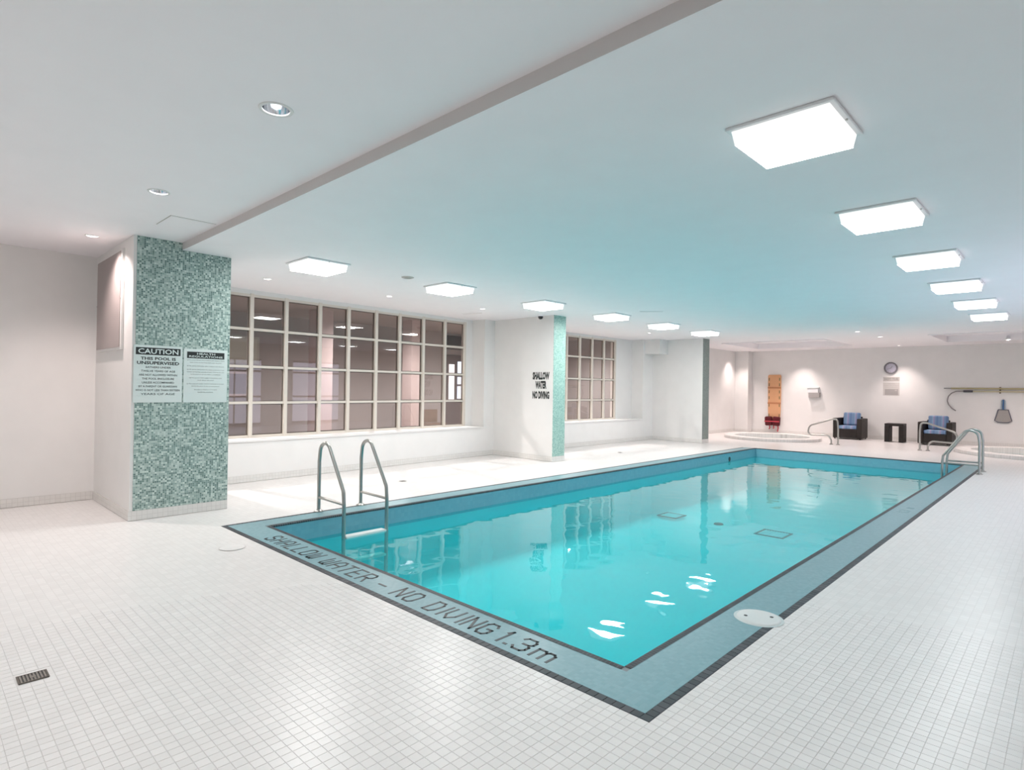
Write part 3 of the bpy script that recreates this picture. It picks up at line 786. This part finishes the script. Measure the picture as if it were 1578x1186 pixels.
# ------------------------------------------------------------------ text helper (flat print)
def text_mesh(txt, size_w, size_h, bold=0.0, res=2):
    cu = bpy.data.curves.new('t', 'FONT'); cu.body = txt; cu.resolution_u = res; cu.offset = bold; cu.fill_mode = 'BOTH'
    o = bpy.data.objects.new('t', cu); C.objects.link(o)
    dg = bpy.context.evaluated_depsgraph_get(); me = bpy.data.meshes.new_from_object(o.evaluated_get(dg))
    xs = [v.co.x for v in me.vertices]; ys = [v.co.y for v in me.vertices]
    x0, x1, y0, y1 = min(xs), max(xs), min(ys), max(ys)
    for v in me.vertices: v.co.x = ((v.co.x - x0) / (x1 - x0) - .5) * size_w; v.co.y = (v.co.y - y0) / (y1 - y0) * size_h
    bm = bmesh.new(); bm.from_mesh(me); C.objects.unlink(o); bpy.data.objects.remove(o); bpy.data.meshes.remove(me)
    return bm
# plane frames: text x runs along +u, text y runs up, normal n
def face_frame(origin, u, n):
    u = Vector(u).normalized(); n = Vector(n).normalized(); z = Vector((0, 0, 1))
    M_ = Matrix((u, z, n)).transposed().to_4x4(); M_.translation = Vector(origin); return M_
def put_text(parent, M_, txt, cx, y, wd, ht, m_, d=.0, bold=.0, name='lettering'):
    bm = text_mesh(txt, wd, ht, bold); bm.transform(M_ @ Matrix.Translation((cx, y, d)))
    bm.transform(Matrix.Translation(-parent.location)); return mesh(name, bm, m_, parent)
def put_panel(parent, M_, x0, x1, y0, y1, z0, z1, m_, name, bev=0):
    bm = B(x0, x1, y0, y1, z0, z1, bev); bm.transform(M_); bm.transform(Matrix.Translation(-parent.location)); return mesh(name, bm, m_, parent)

XF = -7.42 + .008
# caution sign
s = thing('caution_sign', 'white sign headed CAUTION on the near mosaic pillar, left of the two', 'sign', (XF, 1.985, 1.605))
F_ = face_frame((XF, 1.985, 1.605), (0, 1, 0), (1, 0, 0))
put_panel(s, F_, -.243, .243, -.318, .318, 0, .006, sign_m, 'sign_board', .002)
put_panel(s, F_, -.222, .222, .212, .292, .006, .0075, ink, 'heading_bar')
put_text(s, F_, 'CAUTION', 0, .224, .40, .056, sign_m, .0085, .02, 'heading')
put_text(s, F_, 'THIS POOL IS', 0, .155, .35, .034, ink, .0072, .03)
put_text(s, F_, 'UNSUPERVISED', 0, .105, .42, .036, ink, .0072, .03)
for i, (tx, wd) in enumerate((('BATHERS UNDER', .25), ('TWELVE YEARS OF AGE', .34), ('ARE NOT ALLOWED WITHIN', .38), ('THE POOL ENCLOSURE', .32), ('UNLESS ACCOMPANIED', .32),
                              ('BY A PARENT OR GUARDIAN', .38), ('WHO IS NOT LESS THAN SIXTEEN', .44), ('YEARS OF AGE', .34))):
    put_text(s, F_, tx, 0, .064 - i * .0425, wd, .022, ink_soft, .0072, .012)
# regulations sign
s = thing('regulations_sign', 'white sign of small print with black heading on the near mosaic pillar, right-hand one', 'sign', (XF, 2.482, 1.60))
F_ = face_frame((XF, 2.482, 1.60), (0, 1, 0), (1, 0, 0))
put_panel(s, F_, -.240, .240, -.316, .308, 0, .006, sign_m, 'sign_board', .002)
put_panel(s, F_, -.205, .205, .20, .275, .006, .0075, ink, 'heading_bar')
put_text(s, F_, 'HEALTH', 0, .243, .20, .022, sign_m, .0085, .02, 'heading')
put_text(s, F_, 'REGULATIONS', 0, .211, .37, .022, sign_m, .0085, .02, 'heading')
lines = ['(a) No person infected with a communicable disease or having', 'open sores on the body shall enter the pool.', None, '(b) No person shall bring a glass container onto the deck.', None,
         '(c) No person shall pollute the water in the pool in any', 'manner and spitting, spouting of water, blowing the nose', 'in the pool or on the deck is prohibited.', None,
         '(d) No person shall engage in boisterous play', 'in or about the pool.', None, '(e) The maximum number of bathers permitted on the deck', 'and in the pool at any time is posted.', None,
         'Emergency telephone is located', 'beside the entrance.']
y = .172
for ln in lines:
    if ln is None: y -= .014; continue
    put_text(s, F_, ln, 0, y, min(.41, .0075 * len(ln) + .02), .013, ink_soft, .0072, .0, 'small_print'); y -= .0275
# black wall lettering on the white return wall
F_ = face_frame((-8.133, 9.33, 1.58), (1, 0, 0), (0, -1, 0))
s = thing('wall_lettering', 'black condensed lettering SHALLOW WATER NO DIVING on the white wall by the slim green pillar', 'lettering', (-8.133, 9.33, 1.58))
for tx, wd, y in (('SHALLOW', .47, .115), ('WATER', .31, -.075), ('NO DIVING', .47, -.29)):
    put_text(s, F_, tx, 0, y, wd, .165, ink, .002, .06)

# ------------------------------------------------------------------ hot tubs
def hot_tub(x, y, r, label):
    s = thing('hot_tub', label, 'hot tub', (x, y, Z0))
    bm = bmesh.new(); lathe(bm, 0, 0, [(r, 0), (r, .085), (r - .03, .10), (r - .30, .10), (r - .33, .085), (r - .33, -.1)], 64); bmesh.ops.reverse_faces(bm, faces=list(bm.faces)); mesh('rim', bm, rim_m, s, smooth=True)
    bm = bmesh.new(); lathe(bm, 0, 0, [(r - .33, -.1), (r - .36, -.45), (r - .75, -.47), (r - .80, -.85), (0.001, -.85)], 64); bmesh.ops.reverse_faces(bm, faces=list(bm.faces)); mesh('shell', bm, spa_m, s, smooth=True)
    bm = bmesh.new(); cyl(bm, 0, 0, -.04, -.0399, r - .332, n=64, caps=(False, True)); bmesh.ops.delete(bm, geom=[f for f in bm.faces if len(f.verts) == 4], context='FACES'); mesh('water', bm, spa_water_m, s)
    return s
hot_tub(*SPA[0], 'round hot tub with pale raised rim in the far left corner')
hot_tub(*SPA[1], 'round hot tub with pale raised rim at the far right, cut by the frame')
def spa_rail(x, y, rz, label):
    s = thing('spa_handrail', label, 'handrail', (x, y, 0), rz)
    pts = fillet([(0, 0, 0), (0, 0, .50), (-.02, 0, .74), (-.16, 0, .74), (-.78, 0, .52), (-.84, 0, .24), (-.24, 0, .26), (-.18, 0, .12), (-.18, 0, 0)], [.1, .1, .1, .16, .16, .14, .06], 8)
    bm = bmesh.new(); tube(bm, pts, .023, 12); mesh('rail', bm, steel, s, smooth=True)
    for q in (0, -.18):
        bm = bmesh.new(); lathe(bm, q, 0, [(0, .0), (.05, .0), (.05, .008), (.026, .03)], 20); mesh('flange', bm, steel, s, smooth=True)
spa_rail(-4.99, 18.9, 0, 'bent steel handrail beside the left hot tub, before the left armchair')
spa_rail(-3.03, 19.0, pi, 'bent steel handrail beside the right hot tub, before the right armchair')

# ------------------------------------------------------------------ armchairs, cushions and side table
wick = rough_mat('dark wicker', (.022, .018, .016), .55, amp=.3, scale=60, bump=.5, bscale=140)
def stripes(name, cols, axis='X', scale=9):
    M_ = mat(name, cols[0], .85); t = NT(M_); p = t.n['Principled BSDF']
    tc = t.add('ShaderNodeTexCoord'); sp = t.add('ShaderNodeSeparateXYZ'); t.link(tc.outputs['Object'], sp.inputs[0])
    f = t.math('FRACT', t.math('MULTIPLY', sp.outputs[axis], scale))
    r = t.add('ShaderNodeValToRGB'); r.color_ramp.interpolation = 'CONSTANT'
    r.color_ramp.elements[0].color = (*cols[0], 1); r.color_ramp.elements[1].color = (*cols[1], 1); r.color_ramp.elements[1].position = .35
    for pos_, c in ((.5, cols[2]), (.62, cols[0]), (.8, cols[3])): e = r.color_ramp.elements.new(pos_); e.color = (*c, 1)
    t.link(f, r.inputs['Fac']); t.link(r.outputs[0], p.inputs['Base Color']); return M_
blue_st = stripes('blue striped fabric', [(.17, .27, .42), (.26, .36, .50), (.33, .26, .42), (.12, .20, .36)], scale=4.3)
def armchair(x, y, label, cl, cb):
    s = thing('armchair', label, 'armchair', (x, y, 0))
    W2, Dp = .42, .78
    mesh('seat_base', B(-W2 + .14, W2 - .14, .02, Dp - .1, .05, .33, .012), wick, s)
    for q in (-1, 1):
        a = (-W2, -W2 + .14) if q < 0 else (W2 - .14, W2)
        mesh('armrest', B(*a, 0, Dp, .035, .68, .018), wick, s)
    mesh('backrest', B(-W2 + .14, W2 - .14, Dp - .13, Dp, .05, .73, .018), wick, s)
    for qx in (-1, 1):
        for qy in (.05, Dp - .05):
            bm = bmesh.new(); cyl(bm, qx * (W2 - .05), qy, 0, .0349, .022, n=12); mesh('foot', bm, black_pl, s)
    c = tagit(mesh('seat_cushion', B(-.275, .275, -.31, .31, 0, .11, .03, 3), blue_st, loc=(x, y + .335, .332)), cl, 'cushion')
    c = tagit(mesh('back_cushion', B(-.25, .25, -.07, .07, 0, .42, .045, 3), blue_st, loc=(x + .02, y + .495, .446)), cb, 'cushion')
    c.rotation_euler = (radians(-9), 0, 0)
armchair(-5.40, 21.43, 'dark wicker armchair behind the left handrail, nearer to the rescue board',
         'blue striped seat cushion on the left wicker armchair', 'blue striped back cushion leaning in the left wicker armchair')
armchair(-3.02, 21.20, 'dark wicker armchair behind the right handrail, under the wall hook',
         'blue striped seat cushion on the right wicker armchair', 'blue striped back cushion leaning in the right wicker armchair')
s = thing('side_table', 'low dark wicker side table between the two armchairs', 'table', (-4.10, 21.45, 0))
mesh('tabletop', B(-.25, .25, 0, .5, .50, .575, .008), wick, s)
for q in (-1, 1): mesh('leg', B(*((-.25, -.13) if q < 0 else (.13, .25)), .0, .5, 0, .4995, .008), wick, s)

# ------------------------------------------------------------------ things hung on the far wall
WY = YB
FW = lambda x, z: face_frame((x, WY, z), (1, 0, 0), (0, -1, 0))
orange = rough_mat('orange board', (.68, .37, .20), .4, amp=.05, bump=0)
strap_o = mat('dark orange strap', (.48, .20, .09), .7)
red = rough_mat('red vinyl', (.085, .005, .01), .45, amp=.3, scale=30)
red2 = mat('red strap', (.50, .05, .07), .6)
s = thing('rescue_board', 'orange spine board hung upright on the far wall left of the armchairs', 'rescue board', (-8.06, WY - .002, .30))
bm = bmesh.new()
outl = [(-.16, 0), (-.20, .15), (-.22, .5), (-.23, 1.2), (-.23, 1.80), (-.205, 1.85), (.205, 1.85), (.23, 1.80), (.23, 1.2), (.22, .5), (.20, .15), (.16, 0)]
lo = [bm.verts.new((x, -.012, z)) for x, z in outl]; hi = [bm.verts.new((x, -.065, z)) for x, z in outl]
bm.faces.new(lo); bm.faces.new(hi[::-1])
for i in range(len(outl)): bm.faces.new((lo[i], hi[i], hi[(i + 1) % len(outl)], lo[(i + 1) % len(outl)]))
bmesh.ops.recalc_face_normals(bm, faces=list(bm.faces)); board = mesh('board', bm, orange, s)
hole = mat('hand hole shadow', (.20, .16, .07), .8)
for q in (-1, 1):
    for z in (.35, .72, 1.0, 1.22, 1.48, 1.68):
        mesh('hand_hole', B(q * .185 - .017, q * .185 + .017, -.067, -.0655, z - .055, z + .055), hole, board)
for z in (.80, 1.37): mesh('strap', B(-.235, .235, -.072, -.0675, z - .03, z + .03), strap_o, s)
for q in (-1, 1): mesh('wall_hook', B(q * .12 - .012, q * .12 + .012, -.0119, 0, 1.60, 1.70), steel_dark, s)
s = thing('red_rescue_bag', 'dark red vinyl head blocks and straps tied at the foot of the orange board', 'rescue bag', (-8.08, WY - .07, .10))
for q in (-1, 1):
    bm = B(-.13, .13, -.16, -.01, -.17, .17, .05, 3); bm.transform(Matrix.Translation((q * .138, 0, .34)) @ Matrix.Rotation(radians(q * 4), 4, 'Y')); mesh('head_block', bm, red, s, smooth=True)
mesh('buckle_strap', B(-.27, .27, -.168, -.161, .31, .35), red2, s)
for x, L_ in ((-.13, .2), (.02, .17), (.17, .28)):
    bm = bmesh.new(); tube(bm, fillet([(x, -.06, .22), (x + .03, -.07, .10), (x, -.05, .22 - L_ + .02)], .05), .022, 8); mesh('dangling_strap', bm, red2, s, smooth=True)

s = thing('wall_box', 'small white box with a lipped top on the far wall right of the rescue board', 'box', (-6.72, WY, 1.53))
mesh('cabinet', B(-.19, .17, -.10, 0, -.02, .14, .006), white_pl2, s)
mesh('lid', B(-.21, .19, -.12, 0, .141, .17, .004), white_pl, s)
mesh('tray', B(-.13, .22, -.14, 0, -.19, -.0205, .006), rough_mat('grey tray', (.40, .38, .37), .5), s)

# clock
s = thing('wall_clock', 'round wall clock with grey rim high on the far wall above the side table', 'clock', (-4.385, WY, 2.35))
T = Matrix.Rotation(pi / 2, 4, 'X')
rim = mat('grey clock rim', (.20, .19, .21), .4); face_m = mat('pale clock face', (.60, .58, .68), .5)
bm = bmesh.new(); lathe(bm, 0, 0, [(.195, 0), (.195, .035), (.175, .045), (.150, .03), (.148, .012)], 40, M=T); mesh('clock_rim', bm, rim, s, smooth=True)
bm = bmesh.new(); cyl(bm, 0, 0, .002, .014, .149, n=40, M=T); mesh('dial', bm, face_m, s)
for k in range(12):
    a = k * pi / 6; bm = B(-.004, .004, .115, .14, .014, .0155); bm.transform(T @ Matrix.Rotation(a, 4, 'Z')); mesh('hour_mark', bm, rim, s)
for a, L_, nm in ((radians(-35), .075, 'hour_hand'), (radians(110), .11, 'minute_hand')):
    bm = B(-.005, .005, -.02, L_, .0175, .019); bm.transform(T @ Matrix.Rotation(a, 4, 'Z')); mesh(nm, bm, rim, s)
notice = mat('grey notice sheet', (.52, .50, .475), .5); note_ink = mat('grey print', (.30, .285, .27), .6); note_ink2 = mat('pale grey print', (.40, .38, .37), .6)
s = thing('heading_notice', 'narrow grey notice strip directly below the clock', 'sign', (-4.37, WY, 1.98)); F_ = FW(-4.37, 1.98)
put_panel(s, F_, -.23, .23, -.07, .075, 0, .005, notice, 'notice_sheet')
put_text(s, F_, 'HOT TUB', 0, -.03, .38, .075, note_ink, .0065, .02)
s = thing('rules_notice', 'larger pale notice of grey print on the far wall below the clock strip', 'sign', (-4.37, WY, 1.66)); F_ = FW(-4.37, 1.66)
put_panel(s, F_, -.23, .23, -.21, .22, 0, .005, mat('pale notice sheet', (.60, .58, .555), .5), 'notice_sheet')
for i, (tx, wd) in enumerate((('CAUTION', .2), ('Do not enter or remain in a hot tub if you are', .4), ('pregnant, ill or using medication', .33))):
    put_text(s, F_, tx, 0, .16 - i * .055, wd, .03, note_ink2, .0065)
put_panel(s, F_, -.18, .19, -.19, .0, .005, .0062, note_ink2, 'printed_block')
put_panel(s, F_, .10, .16, -.06, -.02, .0062, .007, notice, 'white_symbol')

# poles, hook, net
yellow = mat('yellowed fibreglass', (.44, .38, .20), .4); yellow2 = mat('pale fibreglass', (.55, .50, .34), .4)
def yb(d): return WY - d
s = thing('telescopic_pole', 'long olive yellow pole lying on the upper wall hooks at the right', 'pole', (-2.9, yb(.06), 1.700))
bm = bmesh.new(); tube(bm, [(0.12, 0, 0), (3.9, 0, 0)], .024, 12); mesh('pole_shaft', bm, yellow, s, smooth=True)
bm = bmesh.new(); tube(bm, [(-.06, 0, 0), (0.119, 0, 0)], .017, 12); mesh('pole_tip', bm, grey_pl, s, smooth=True)
s = thing('rescue_hook', 'pale pole with a curved steel shepherd hook on the lower wall hooks', 'rescue hook', (-2.35, yb(.06), 1.615))
bm = bmesh.new(); tube(bm, [(.1, 0, 0), (3.35, 0, 0)], .022, 12); mesh('pole_shaft', bm, yellow2, s, smooth=True)
bm = bmesh.new(); tube(bm, [(-.13, 0, 0), (.099, 0, 0)], .032, 12); mesh('grip', bm, mat('dark grip', (.07, .07, .085), .6), s, smooth=True)
hook = [(-.131, 0, 0), (-.30, 0, 0), (-.42, 0, -.06), (-.50, 0, -.16), (-.525, 0, -.30), (-.49, 0, -.42), (-.42, 0, -.52), (-.31, 0, -.60)]
bm = bmesh.new(); tube(bm, fillet(hook, .14, 5), .015, 10); mesh('hook', bm, mat('greyed steel', (.24, .22, .22), .45, .6), s, smooth=True)
for i, x in enumerate((-1.62, .6)):
    s = thing('pole_bracket', ('dark double wall bracket holding the two poles, above the skimmer net', 'dark double wall bracket holding the two poles, outside the frame')[i], 'bracket', (x, WY, 1.66))
    mesh('back_plate', B(-.022, .022, -.012, 0, -.10, .09, .002), mat('bracket brown', (.16, .14, .10), .5), s)
    for z in (.011, -.073): mesh('bracket_arm', B(-.02, .02, -.10, -.0121, z, z + .004), MATS['bracket brown'], s)
blue = mat('blue plastic', (.05, .14, .30), .4)
s = thing('skimmer_net', 'blue handled leaf skimmer net hung on the far wall below the poles', 'net', (-1.545, WY, 1.36))
bm = bmesh.new(); tube(bm, [(0, -.04, .02), (0, -.04, -.27)], .026, 12); mesh('socket', bm, blue, s, smooth=True)
bm = bmesh.new(); tube(bm, [(-.045, -.035, 0.0), (-.05, -.035, -.26)], .008, 8); tube(bm, [(.045, -.035, 0.0), (.05, -.035, -.26)], .008, 8); mesh('side_ribs', bm, mat('pale blue plastic', (.35, .50, .60), .4), s, smooth=True)
ring = [(-.115, -.04, -.275), (.115, -.04, -.275), (.195, -.04, -.60), (.12, -.04, -.645), (0, -.04, -.655), (-.12, -.04, -.645), (-.195, -.04, -.60)]
bm = bmesh.new(); tube(bm, ring + [ring[0]], .013, 8); mesh('net_frame', bm, mat('grey blue frame', (.13, .13, .17), .5), s, smooth=True)
bm = bmesh.new(); bm.faces.new([bm.verts.new((x, -.034, z)) for x, _, z in ring]); bm.faces.new([bm.verts.new((x, -.030, z)) for x, _, z in ring[::-1]]); mesh('netting', bm, rough_mat('grey netting', (.40, .38, .36), .8, amp=.2, scale=80), s)
bm = bmesh.new(); tube(bm, [(0, 0, .03), (0, -.045, .03), (0, -.045, .05)], .006, 8); mesh('wall_peg', bm, steel_dark, s)

# ------------------------------------------------------------------ inside the lobby behind the windows
LW = LX0
def wall_frame(x, y, z, wy, hz, col, label, inner):
    s = thing('framed_picture', label, 'picture', (x, y, z))
    mesh('picture_frame', B(0, .03, -wy / 2, wy / 2, -hz / 2, hz / 2, .004), mat('frame ' + str(col), col, .5), s)
    mesh('picture_sheet', B(.0305, .034, -wy / 2 + .06, wy / 2 - .06, -hz / 2 + .06, hz / 2 - .06), mat('sheet ' + str(inner), inner, .6), s)
wall_frame(LW, 5.62, 2.32, .9, .7, (.42, .42, .38), 'pale framed picture seen through the leftmost panes of the big window', (.50, .52, .46))
wall_frame(LW, 5.55, 1.52, .6, .6, (.62, .55, .55), 'white framed panel low behind the leftmost panes of the big window', (.30, .28, .30))
lob = rough_mat('lobby column paint', (.50, .42, .41), .7)
for i, (y, lab) in enumerate(((6.75, 'mauve square column in the room behind the big window, left one'), (9.4, 'mauve square column in the room behind the big window, right one'))):
    s = thing('lobby_column', lab, 'column', (-12.7, y, 0))
    mesh('shaft', B(-.2, .2, -.2, .2, .12, 3.2499), lob, s); mesh('plinth', B(-.22, .22, -.22, .22, 0, .1199), lobby_floor, s)
wood = rough_mat('bench wood', (.20, .15, .12), .5, amp=.2, scale=5)
for i, (y, L_, lab) in enumerate(((10.6, 1.1, 'low brown wooden bench in the room behind the middle of the big window'), (14.3, 1.4, 'low brown wooden bench in the room behind the far panes of the big window'))):
    s = thing('lobby_bench', lab, 'bench', (-13.6, y, 0))
    mesh('seat', B(-.22, .22, -L_ / 2, L_ / 2, .40, .46, .006), wood, s); mesh('backrest', B(-.26, -.221, -L_ / 2, L_ / 2, .47, .85, .006), wood, s)
    for a in (-1, 1): mesh('leg', B(-.2, .2, a * (L_ / 2 - .1) - .03, a * (L_ / 2 - .1) + .03, 0, .3999), wood, s)
# glazed lit door in the back wall of the lobby
s = thing('lobby_door', 'bright glazed door seen through the last panes of the big window', 'door', (LX0, 12.40, 0))
mesh('door_frame', B(.0, .05, -.42, .42, 0, 2.55, .004), mat('dark door frame', (.12, .10, .10), .5), s)
day = mat('daylit glass', (.6, .7, .9), .3, emit=(.62, .76, 1), es=.8); pale = mat('lit white panel', (.8, .75, .75), .4, emit=(1, .93, .93), es=.9)
mesh('white_leaf', B(.0501, .06, -.30, -.08, 1.05, 2.25), pale, s)
for z0, z1 in ((1.15, 1.55), (1.62, 1.85), (1.92, 2.35)): mesh('door_light', B(.0501, .06, .06, .28, z0, z1), day, s)
s = thing('wall_screen', 'dark switched-off wall screen above the glazed door behind the big window', 'screen', (LX0, 12.40, 2.95))
mesh('screen_panel', B(0, .06, -.42, .42, -.22, .22, .006), black_pl, s); mesh('screen_glass', B(.0601, .063, -.39, .39, -.19, .19), mat('dark screen', (.04, .04, .045), .15), s)
for i, (x, y) in enumerate(((-11.5, 3.0), (-11.5, 7.9), (-11.7, 11.4), (-11.5, 14.6))):
    o = downlight(x, y, 3.25, .07, 330, ('round lit downlight in the room behind the left end of the big window', 'round lit downlight in the room behind the centre of the big window',
        'round lit downlight in the room behind the right half of the big window', 'round lit downlight in the room behind the small window')[i], 'lobby_downlight', (1, .94, .92), 160, 1.0)
    o['group'] = 'lobby downlights'; o.location.z = 3.235
